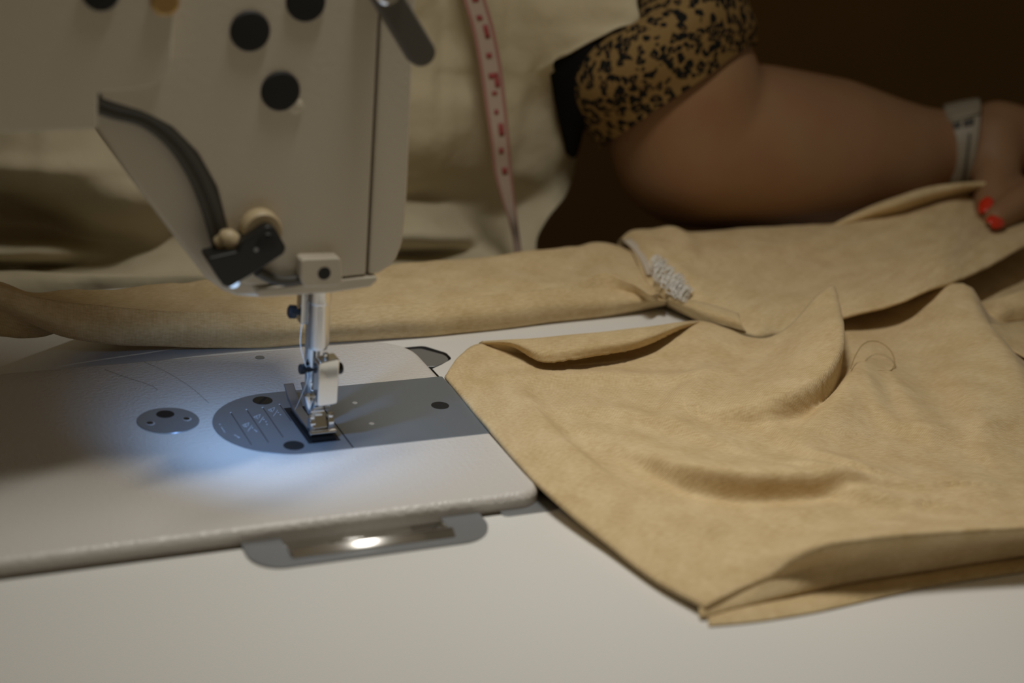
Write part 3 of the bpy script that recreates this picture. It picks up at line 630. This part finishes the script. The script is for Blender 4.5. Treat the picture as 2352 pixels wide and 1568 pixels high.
bf = [[(1905,519,18),(2000,476,31),(2060,454,37),(2133,431,41),(2222,420,43),(2310,417,44)], [(1912,526,16),(2000,492,28),(2064,472,34),(2140,449,37),(2225,431,40),(2310,428,40)], [(1925,532,10),(2000,516,14),(2072,500,18),(2148,476,21),(2230,452,24),(2310,445,24)]]
grid_mesh('back_fold', loft_pts([rowT(r) for r in bf], 10, 6), M_knit, gar, 0.9)
hb = [[(1536,682,11),(1600,694,11.5),(1650,707,11.5),(1697,722,11)], [(1534,688,10),(1612,712,11),(1664,728,11),(1700,738,10.5)], [(1533,697,5.5),(1632,739,6.5),(1680,753,6.5),(1714,762,6)]]
grid_mesh('hem_band', loft_pts([rowT(r) for r in hb], 10, 6), M_knit2, gar, 0.7)
stp = [[(1431,553,14),(1452,572,14),(1472,600,13),(1486,632,12)], [(1448,549,15),(1470,568,15),(1488,598,14.5),(1500,630,13)]]
grid_mesh('seam_tape', loft_pts([rowT(r) for r in stp], 6, 6), M_tape, gar, 0.5, flip=True)
sp = [[(2240,735,13),(2290,745,10),(2352,738,9),(2450,730,9)], [(2262,752,14),(2305,775,11),(2352,790,9),(2450,810,9)], [(2270,757,13),(2310,795,10),(2352,822,8),(2450,870,8)]]
grid_mesh('side_piece', loft_pts([rowT(r) for r in sp], 8, 6), M_knit2, gar, 0.8)
lump = [[(2230,700,2),(2270,690,10),(2310,680,14),(2352,668,16),(2450,650,16)], [(2250,720,4),(2290,712,10),(2330,706,11),(2370,700,12),(2450,690,12)], [(2250,745,3),(2290,742,4),(2330,738,4),(2370,735,4),(2450,730,4)]]
grid_mesh('side_piece', loft_pts([rowT(r) for r in lump], 8, 6), M_knit, gar, 0.8)
# tuft of white overlock thread
axp = crom([T(1500,590,20), T(1520,618,19), T(1545,645,18), T(1566,668,15)], 12)
tv, tf = [], []
def addtube(path, r, n=5):
    v, f = tube_mesh(path, r, n); k = len(tv); tv.extend(v); tf.extend([tuple(i+k for i in q) for q in f])
for i in range(95):
    t = rng.uniform(0, 1); c = axp[int(t*(len(axp)-1))]; rr = rng.uniform(3.2, 6.2)*(0.75+0.4*math.sin(t*3))
    a0_ = rng.uniform(0, 6.28); tilt = rng.normal(0, 0.5); ph = rng.uniform(-0.6, 0.6)
    ax1 = np.array([math.cos(0.25+ph*0.4), math.sin(0.25+ph*0.4), 0.12]); ax2 = np.array([0.15, 0.5+tilt*0.2, 0.85]); cc_ = c + rng.normal(0, 0.9, 3)
    path = [cc_ + ax1*rr*math.cos(s) + ax2*rr*0.42*math.sin(s+0.2) + (axp[-1]-axp[0])/55.0*s for s in np.linspace(a0_, a0_+rng.uniform(3.5, 6.5), 16)]
    addtube(path, 0.26)
new('thread_tuft', tv, tf, M_white, gar)
# loose threads
th = crom([T(*p) for p in ((1954,846,13),(1964,818,13),(1980,793,13),(2000,783,12),(2025,788,11),(2046,806,10),(2055,832,9),(2046,850,8.5),(2020,851,9),(1992,850,10),(1966,860,12))], 8)
tag(tube('loose_thread', th, 0.24, M_thread, None, 6), 'loose golden thread curled in a loop on the beige cloth', 'thread')
hr = crom([U(240,848,0.3), U(290,866,0.3), U(345,884,0.3), U(362,895,0.3)], 6)
tag(tube('lint_hair', hr, 0.06, M_cable, None, 5), 'fine dark hair lying on the bed left of the round plug', 'hair')
hr = crom([U(330,830,0.3), U(385,855,0.3), U(440,890,0.3), U(480,925,0.3)], 6)
tag(tube('lint_hair', hr, 0.05, M_cable, None, 5), 'fine dark hair lying on the bed above the round plug', 'hair')
# ------------------------------------------------------------------ the seamstress
per = thing('person', 'seated person in an off-white apron and leopard print sleeve holding the cloth', 'person', (30, 400, -760))
def capsules(parts):
    """tapered chains of spheres and cones; a voxel remesh makes them one skin"""
    V, Fc = [], []
    nu, nv = 32, 18
    th = np.linspace(0, math.pi, nv+1)[1:-1]; ph = np.arange(nu)*2*math.pi/nu
    sp = np.array([[0, 0, 1.0]] + [[math.sin(t)*math.cos(p), math.sin(t)*math.sin(p), math.cos(t)] for t in th for p in ph] + [[0, 0, -1.0]])
    sf = [(0, 1+k, 1+(k+1) % nu) for k in range(nu)]
    for r in range(nv-2): sf += [(1+r*nu+k, 1+(r+1)*nu+k, 1+(r+1)*nu+(k+1) % nu, 1+r*nu+(k+1) % nu) for k in range(nu)]
    l = 1+(nv-2)*nu; sf += [(l+(k+1) % nu, l+k, len(sp)-1) for k in range(nu)]
    def add(v, f):
        k = len(V); V.extend(v); Fc.extend([tuple(x+k for x in q) for q in f])
    for a, b, ra, rb in parts:
        a = np.array(a, float); b = np.array(b, float); L = np.linalg.norm(b-a)
        add(list(a+sp*ra), sf); add(list(b+sp*rb), sf)
        if L > 1:
            d = (b-a)/L; sn = float(np.clip((ra-rb)/L, -0.95, 0.95)); cs = math.sqrt(1-sn*sn)
            v, f = tube_mesh([a+d*ra*sn, b+d*rb*sn], [ra*cs, rb*cs], 36); add(v, f)
    bm = bmesh.new(); vs = [bm.verts.new(tuple(v)) for v in V]
    for q in Fc: bm.faces.new([vs[k] for k in q])
    bmesh.ops.recalc_face_normals(bm, faces=bm.faces)
    return bm
yE, yW, yHd = 250.0, 226.0, 200.0
def Q(px, py, y): return F(px, py, y)
sh = np.array([212, 335, 285.0])
arm_pts = [(sh, 60), (Q(1530,0,284), 40), (Q(1560,212,254), 52), (Q(1597,330,yE), 53.5), (Q(1750,342,245), 53.5), (Q(1900,355,240), 50), (Q(2030,362,233), 39.5), (Q(2095,352,229), 31.5), (Q(2145,345,yW), 27), (Q(2215,335,220), 25)]
caps = [(arm_pts[i][0], arm_pts[i+1][0], arm_pts[i][1], arm_pts[i+1][1]) for i in range(len(arm_pts)-1)]
# hand
pw = Q(2225,335,217); pk = Q(2370,330,206); 
caps += [(pw, pk, 25, 23), (pw+np.array([0,2,-8]), Q(2350,390,210), 20, 20), (Q(2290,300,213), Q(2400,330,205), 20, 20)]
# thumb, pointing down to the cloth
caps += [(Q(2285,320,206), Q(2290,395,190), 19, 15.5), (Q(2290,395,190), Q(2280,455,170), 15.5, 12.5), (Q(2280,455,170), Q(2270,508,152), 12.5, 8.5)]
# index finger crossing over the thumb tip, other fingers behind it
caps += [(Q(2440,372,194), Q(2400,432,166), 13, 12), (Q(2400,432,166), Q(2340,466,148), 12, 10.2), (Q(2340,466,148), Q(2287,502,138), 10.2, 8)]
for k, (dx, dy, dyy) in enumerate(((40, 40, 8), (75, 75, 14), (110, 105, 20))):
    caps += [(Q(2440+dx*.3,370+dy*.4,200+dyy), Q(2420+dx*.5,460+dy*.5,180+dyy), 12.5, 11.5), (Q(2420+dx*.5,460+dy*.5,180+dyy), Q(2392+dx,520+dy*.6,165+dyy), 11.5, 9.5), (Q(2392+dx,520+dy*.6,165+dyy), Q(2372+dx,545+dy*.7,160+dyy), 9.5, 8)]
# torso, neck, head, right arm, legs
cx = 25
caps += [((cx,440,-280), (cx,460,-150), 125, 110), ((cx,460,-150), (cx,465,60), 108, 105), ((cx-60,450,100), (cx+60,450,100), 100, 100), ((cx-70,430,200), (cx+70,430,200), 95, 95),
         ((cx-60,410,140), (cx-60,408,150), 85, 85), ((cx+60,410,140), (cx+60,408,150), 85, 85), ((cx-125,375,270), (cx+125,375,270), 55, 55), ((cx,375,280), (cx,365,370), 58, 52),
         ((cx-185,335,285), (-310,350,60), 55, 44), ((-310,350,60), (-215,330,-150), 42, 28), ((-215,330,-150), (-170,300,-185), 27, 20),
         ((cx-80,390,-265), (cx-105,40,-235), 90, 62), ((cx+80,390,-265), (cx+105,40,-235), 90, 62), ((cx-105,40,-235), (cx-110,60,-690), 58, 40), ((cx+105,40,-235), (cx+110,60,-690), 58, 40),
         ((cx-110,60,-715), (cx-115,-90,-728), 44, 30), ((cx+110,60,-715), (cx+115,-90,-728), 44, 30)]
# head: skull, jaw, nose, ears
hc = np.array([cx, 335, 470.0])
caps += [(hc+[0,12,10], hc+[0,-8,14], 84, 82), (hc+[0,-20,-30], hc+[0,-42,-62], 66, 42), (hc+[0,-88,4], hc+[0,-100,-18], 9, 12), (hc+[-78,5,-5], hc+[-80,8,-25], 15, 12), (hc+[78,5,-5], hc+[80,8,-25], 15, 12), (hc+[-18,-88,-48], hc+[18,-88,-48], 9, 9)]
bm = capsules(caps)
me = bpy.data.meshes.new('body'); bm.to_mesh(me); bm.free(); me.transform(Matrix.Scale(MM, 4))
body = bpy.data.objects.new('body', me); coll.objects.link(body); me.materials.append(M_skin); body.parent = per; body.matrix_parent_inverse = per.matrix_world.inverted()
rm = body.modifiers.new('Remesh', 'REMESH'); rm.mode = 'VOXEL'; rm.voxel_size = 0.0028; rm.use_smooth_shade = True
sm = body.modifiers.new('Smooth', 'SMOOTH'); sm.factor = 0.5; sm.iterations = 8
hair = capsules([(hc+[0,25,25], hc+[0,20,30], 88, 88), (hc+[0,60,-20], hc+[0,70,-110], 70, 40), (hc+[-55,20,10], hc+[-62,30,-60], 40, 25), (hc+[55,20,10], hc+[62,30,-60], 40, 25)])
me = bpy.data.meshes.new('hair'); hair.to_mesh(me); hair.free(); me.transform(Matrix.Scale(MM, 4))
ho = bpy.data.objects.new('hair', me); coll.objects.link(ho); me.materials.append(M_hair); ho.parent = per; ho.matrix_parent_inverse = per.matrix_world.inverted()
rm = ho.modifiers.new('Remesh', 'REMESH'); rm.mode = 'VOXEL'; rm.voxel_size = 0.006; rm.use_smooth_shade = True
bl = capsules([((cx,460,-160), (cx,465,60), 114, 111), ((cx-60,450,100), (cx+60,450,100), 106, 106), ((cx-70,430,200), (cx+70,430,200), 101, 101), ((cx-60,410,140), (cx-60,408,150), 90, 90), ((cx+60,410,140), (cx+60,408,150), 90, 90),
    ((cx-130,375,268), (cx+130,375,268), 61, 61), ((cx-185,335,282), (-262,343,160), 64, 60), (sh, Q(1530,-60,288), 62, 52)])
me = bpy.data.meshes.new('blouse'); bl.to_mesh(me); bl.free(); me.transform(Matrix.Scale(MM, 4))
bo = bpy.data.objects.new('blouse', me); coll.objects.link(bo); me.materials.append(M_leo); bo.parent = per; bo.matrix_parent_inverse = per.matrix_world.inverted()
rm = bo.modifiers.new('Remesh', 'REMESH'); rm.mode = 'VOXEL'; rm.voxel_size = 0.005; rm.use_smooth_shade = True
for s in (-1, 1):
    lathe('eye', [(0.5, 0), (8, 1.5), (11, 5), (8, 8.5), (0.5, 10)], tuple(hc+[s*30, -68, 8]), (0, -1, 0), M_white, per, 20)
# nails
def nail(c, along, normal, l, w):
    a = np.array(along, float); a /= np.linalg.norm(a); n = np.array(normal, float); n -= a*(n@a); n /= np.linalg.norm(n); b = np.cross(a, n)
    G = np.zeros((9, 9, 3))
    for i, s in enumerate(np.linspace(-1, 1, 9)):
        for j, t in enumerate(np.linspace(-1, 1, 9)):
            ww = w*math.sqrt(max(0.12, 1-abs(s)**3*0.75)); G[i, j] = np.array(c)+a*s*l+b*t*ww+n*(0.3-1.7*t*t-0.8*s*s)
    grid_mesh('fingernail', G, M_nail, per, 0.7)
vw = lambda p: (CP-p)/np.linalg.norm(CP-p)
ip = Q(2291,505,130.2); nail(ip, Q(2275,513,132)-Q(2330,490,140), vw(ip)+np.array([-.1,0,.35]), 6.6, 5.2)
tp = Q(2263,468,151.5); nail(tp, Q(2258,520,146)-Q(2270,455,160), vw(tp)+np.array([-.6,0,.2]), 6.5, 4.8)
# apron: front cloth with its folds (px, py, distance)
cols = [-120, 0, 110, 225, 330, 450, 600, 780, 960, 1060, 1140, 1210, 1275, 1315]
rowsY = [
 ( -90, [272,270,270,270,270,270,270,270,272,274,272,275,281,290], [0]*14),
 ( 100, [272,268,268,268,268,268,268,268,270,272,270,274,280,288], [0]*14),
 ( 250, [268,262,260,260,262,264,264,264,266,268,268,272,280,290], [0]*12+[12,14]),
 ( 340, [262,256,254,253,256,260,262,264,267,270,268,272,278,292], [0]*12+[16,10]),
 ( 400, [262,256,250,246,249,258,264,270,276,280,280,276,282,290], [0]*12+[10,0]),
 ( 455, [322,312,284,252,246,258,272,284,290,294,296,288,280,280], [0]*12+[-10,-20]),
 ( 505, [330,328,316,276,262,272,278,276,268,286,296,284,276,270], [0]*10+[0,-20,-40,-58]),
 ( 545, [312,312,308,292,272,264,262,260,256,262,280,274,270,266], [0]*10+[-15,-35,-60,-80]),
 ( 580, [268,268,270,284,268,256,256,272,278,270,262,262,262,262], [0]*10+[-10,-40,-65,-85]),
 ( 612, [290,294,294,276,252,246,246,254,258,252,250,252,254,256], [0]*10+[0,-35,-60,-80]),
 ( 640, [300,292,266,246,242,240,240,244,246,244,244,246,248,252], [0]*10+[0,-30,-55,-75]),
 ( 675, [262,252,240,236,235,234,234,236,238,238,238,240,244,248], [0]*10+[0,-30,-55,-75]),
]
rows_ = [[Q(c + dx, y, d) for c, d, dx in zip(cols, ds, dxs)] for y, ds, dxs in rowsY]
def tri(y, a, b, c):
    base = [Q(x, y, d) for x, d in zip(cols[:11], (272, 269, 268, 268, 269, 269, 269, 269, 270, 272, 268))]
    return base + [Q(*a), Q(*b), Q(*c)]
rows_ = [tri(-300, (1215,-300,290), (1300,-300,290), (1380,-300,295)), tri(-90, (1215,-90,264), (1340,-90,246), (1474,-90,231)), tri(0, (1212,0,262), (1338,0,244), (1468,5,226)), tri(55, (1208,60,262), (1335,52,245), (1465,50,225)),
         tri(108, (1208,112,264), (1305,90,250), (1402,72,233)), tri(150, (1204,156,267), (1245,146,264), (1310,120,249)), tri(180, (1200,190,270), (1238,176,269), (1269,155,262))] + rows_[2:]
low = [[p + np.array([0, 8, -120.0]) for p in rows_[-1]]]
GAp = loft_pts(rows_ + low, 8, 8)
for idx in np.ndindex(GAp.shape[:2]):
    p = GAp[idx]; k = min(1, max(0, (p[2]-10)/60))
    GAp[idx][1] += k*(9*noise.noise(Vector((p[0]*0.030+3, p[2]*0.006, 5.1))) + 3.5*noise.noise(Vector((p[0]*0.09, p[2]*0.015, 9.1))))
GAp = wob(wob(GAp, 5, 0.016, 11, (0, 1, 0)), 2.0, 0.05, 12, (0, 1, 0))
# the waist seam and folds are in the cloth itself
grid_mesh('apron', GAp, M_apron, per, 1.2, flip=False)
# black blouse side; the sheet also stands in for shade on the sleeve's left
bs = [[Q(1240,100,268), Q(1360,50,246), Q(1480,20,238)], [Q(1262,160,264), Q(1360,105,240), Q(1478,62,236)], [Q(1275,230,268), Q(1330,200,244), Q(1390,140,236)], [Q(1290,300,272), Q(1325,290,252), Q(1352,250,244)], [Q(1303,352,276), Q(1318,362,268), Q(1330,345,262)]]
grid_mesh('blouse_side_shade', loft_pts(bs, 8, 6), M_blackcloth, per, 1.0)
# leopard sleeve: rings from shoulder to a loose hem
def ring(pl, pr, y, depth, n=40, start=0):
    a = Q(*pl, y); b = Q(*pr, y); c = (a+b)/2; u = (b-a)/2
    w = np.cross(u, vw(c)); v = np.cross(w, u); v /= np.linalg.norm(v)
    if v[1] > 0: v = -v
    return [c + u*math.cos(t) + v*depth*math.sin(t) for t in np.linspace(0, 2*math.pi, n)]
rg = [ring((1330,-330), (1640,-420), 305, 62), ring((1420,-110), (1655,-150), 285, 62), ring((1395,20), (1672,-40), 270, 62), ring((1318,130), (1698,20), 258, 60), ring((1315,240), (1722,62), 253, 58), ring((1382,338), (1730,103), 252, 55)]
inner = [ring((1385,336), (1728,104), 252, 54), ring((1330,240), (1712,66), 253, 54), ring((1345,130), (1690,25), 258, 54)]
def ringmesh(name, rows, m):
    G = loft_pts(rows, 2, 8); G = wob(G, 4, 0.02, 21, (0.3, 1, 0.2)); return grid_mesh(name, G, m, per)
ringmesh('sleeve', rg, M_leo); ringmesh('sleeve_lining', inner, M_blackcloth)
# wristband round the left wrist
def band():
    c0 = Q(2190,344,224); c1 = Q(2225,335,219); axv = c1-c0; axv /= np.linalg.norm(axv)
    upv = np.array([0, 0, 1.0]); upv -= axv*(upv@axv); upv /= np.linalg.norm(upv); sd = np.cross(axv, upv)
    if sd[1] > 0: sd = -sd
    rows = []
    for s, r in ((-11.5, 29.4), (-10.6, 30.4), (0, 30.2), (10.6, 29.0), (11.5, 28)):
        rows.append([c0+axv*(s+1+11*math.cos(t)) + upv*r*math.cos(t) + sd*r*math.sin(t) for t in np.linspace(0, 2*math.pi, 41)])
    b = grid_mesh('wristband', loft_pts(rows, 2, 3), M_strap, per, 1.6)
    def patch(t0, t1, s0, s1, r, m, nm):
        rows = [[c0+axv*(s+1+11*math.cos(t)) + upv*r*math.cos(t) + sd*r*math.sin(t) for t in np.linspace(t0, t1, 7)] for s in np.linspace(s0, s1, 4)]
        return grid_mesh(nm, np.array(rows), m, b, 0.5)
    patch(0.72, 0.88, -8.5, -0.9, 30.6, M_slot, 'buckle_slot'); patch(0.72, 0.88, 0.9, 7.5, 30.4, M_slot, 'buckle_slot')
    patch(0.50, 0.66, -11.5, 11.5, 31.4, M_strap, 'keeper')
    patch(1.05, 2.1, 4.4, 6.0, 30.3, M_slot, 'band_groove')
    for t in (1.05, 1.35, 1.65, 1.95): patch(t, t+0.07, -4.6, -3.2, 30.7, M_slot, 'band_hole')
band()
# measuring tape hanging in front of the apron
tl = [(1070,-120,262),(1085,-20,258),(1108,60,256),(1126,150,254),(1138,240,250),(1148,320,246),(1155,390,246),(1166,450,244),(1178,505,242),(1186,550,244),(1192,600,242)]
hwp = [24,24,24,24,23,21,20,15,10,8,8]
tp_ = thing('measuring_tape', 'pink and red printed measuring tape hanging down over the apron front', 'measuring tape', tuple(Q(1130,200,256)))
cen = crom([np.append([x, y], [d]) for x, y, d in tl], 8); hws = crom([[h] for h in hwp], 8)[:, 0]
G = np.array([[Q(c[0]+hw*s, c[1]-hw*s*0.12, c[2]) for s in np.linspace(-1, 1, 7)] for c, hw in zip(cen, hws)])
grid_mesh('ribbon', G, M_tapem, tp_, 0.4)
for s0, s1 in ((-1.03, -0.72), (0.72, 1.03)):
    Gs = np.array([[Q(c[0]+hw*s, c[1]-hw*s*0.12, c[2]-0.5) for s in np.linspace(s0, s1, 3)] for c, hw in zip(cen, hws)]); grid_mesh('edge_stripe', Gs, M_tapee, tp_, 0.2)
def mark(y0, y1, s0, s1):
    ks = [k for k in range(len(cen)) if y0 <= cen[k][1] <= y1]
    ys = np.linspace(y0, y1, 4); rows = []
    for y in ys:
        x = np.interp(y, cen[:, 1], cen[:, 0]); d = np.interp(y, cen[:, 1], cen[:, 2]); hw = np.interp(y, cen[:, 1], hws)
        rows.append([Q(x+hw*s, y-hw*s*0.12, d-0.8) for s in np.linspace(s0, s1, 4)])
    grid_mesh('printed_figure', np.array(rows), M_red, tp_, 0.2)
for y0, y1, s0, s1 in ((-8,4,-.2,.4),(35,46,-.3,.2),(58,88,.05,.5),(122,133,-.2,.3),(168,180,-.3,.6),(180,201,.2,.65),(210,218,-.2,.3),(252,262,-.2,.2),(284,312,.0,.55),(340,352,-.2,.3),(385,400,-.1,.5)):
    mark(y0, y1, s0, s1)
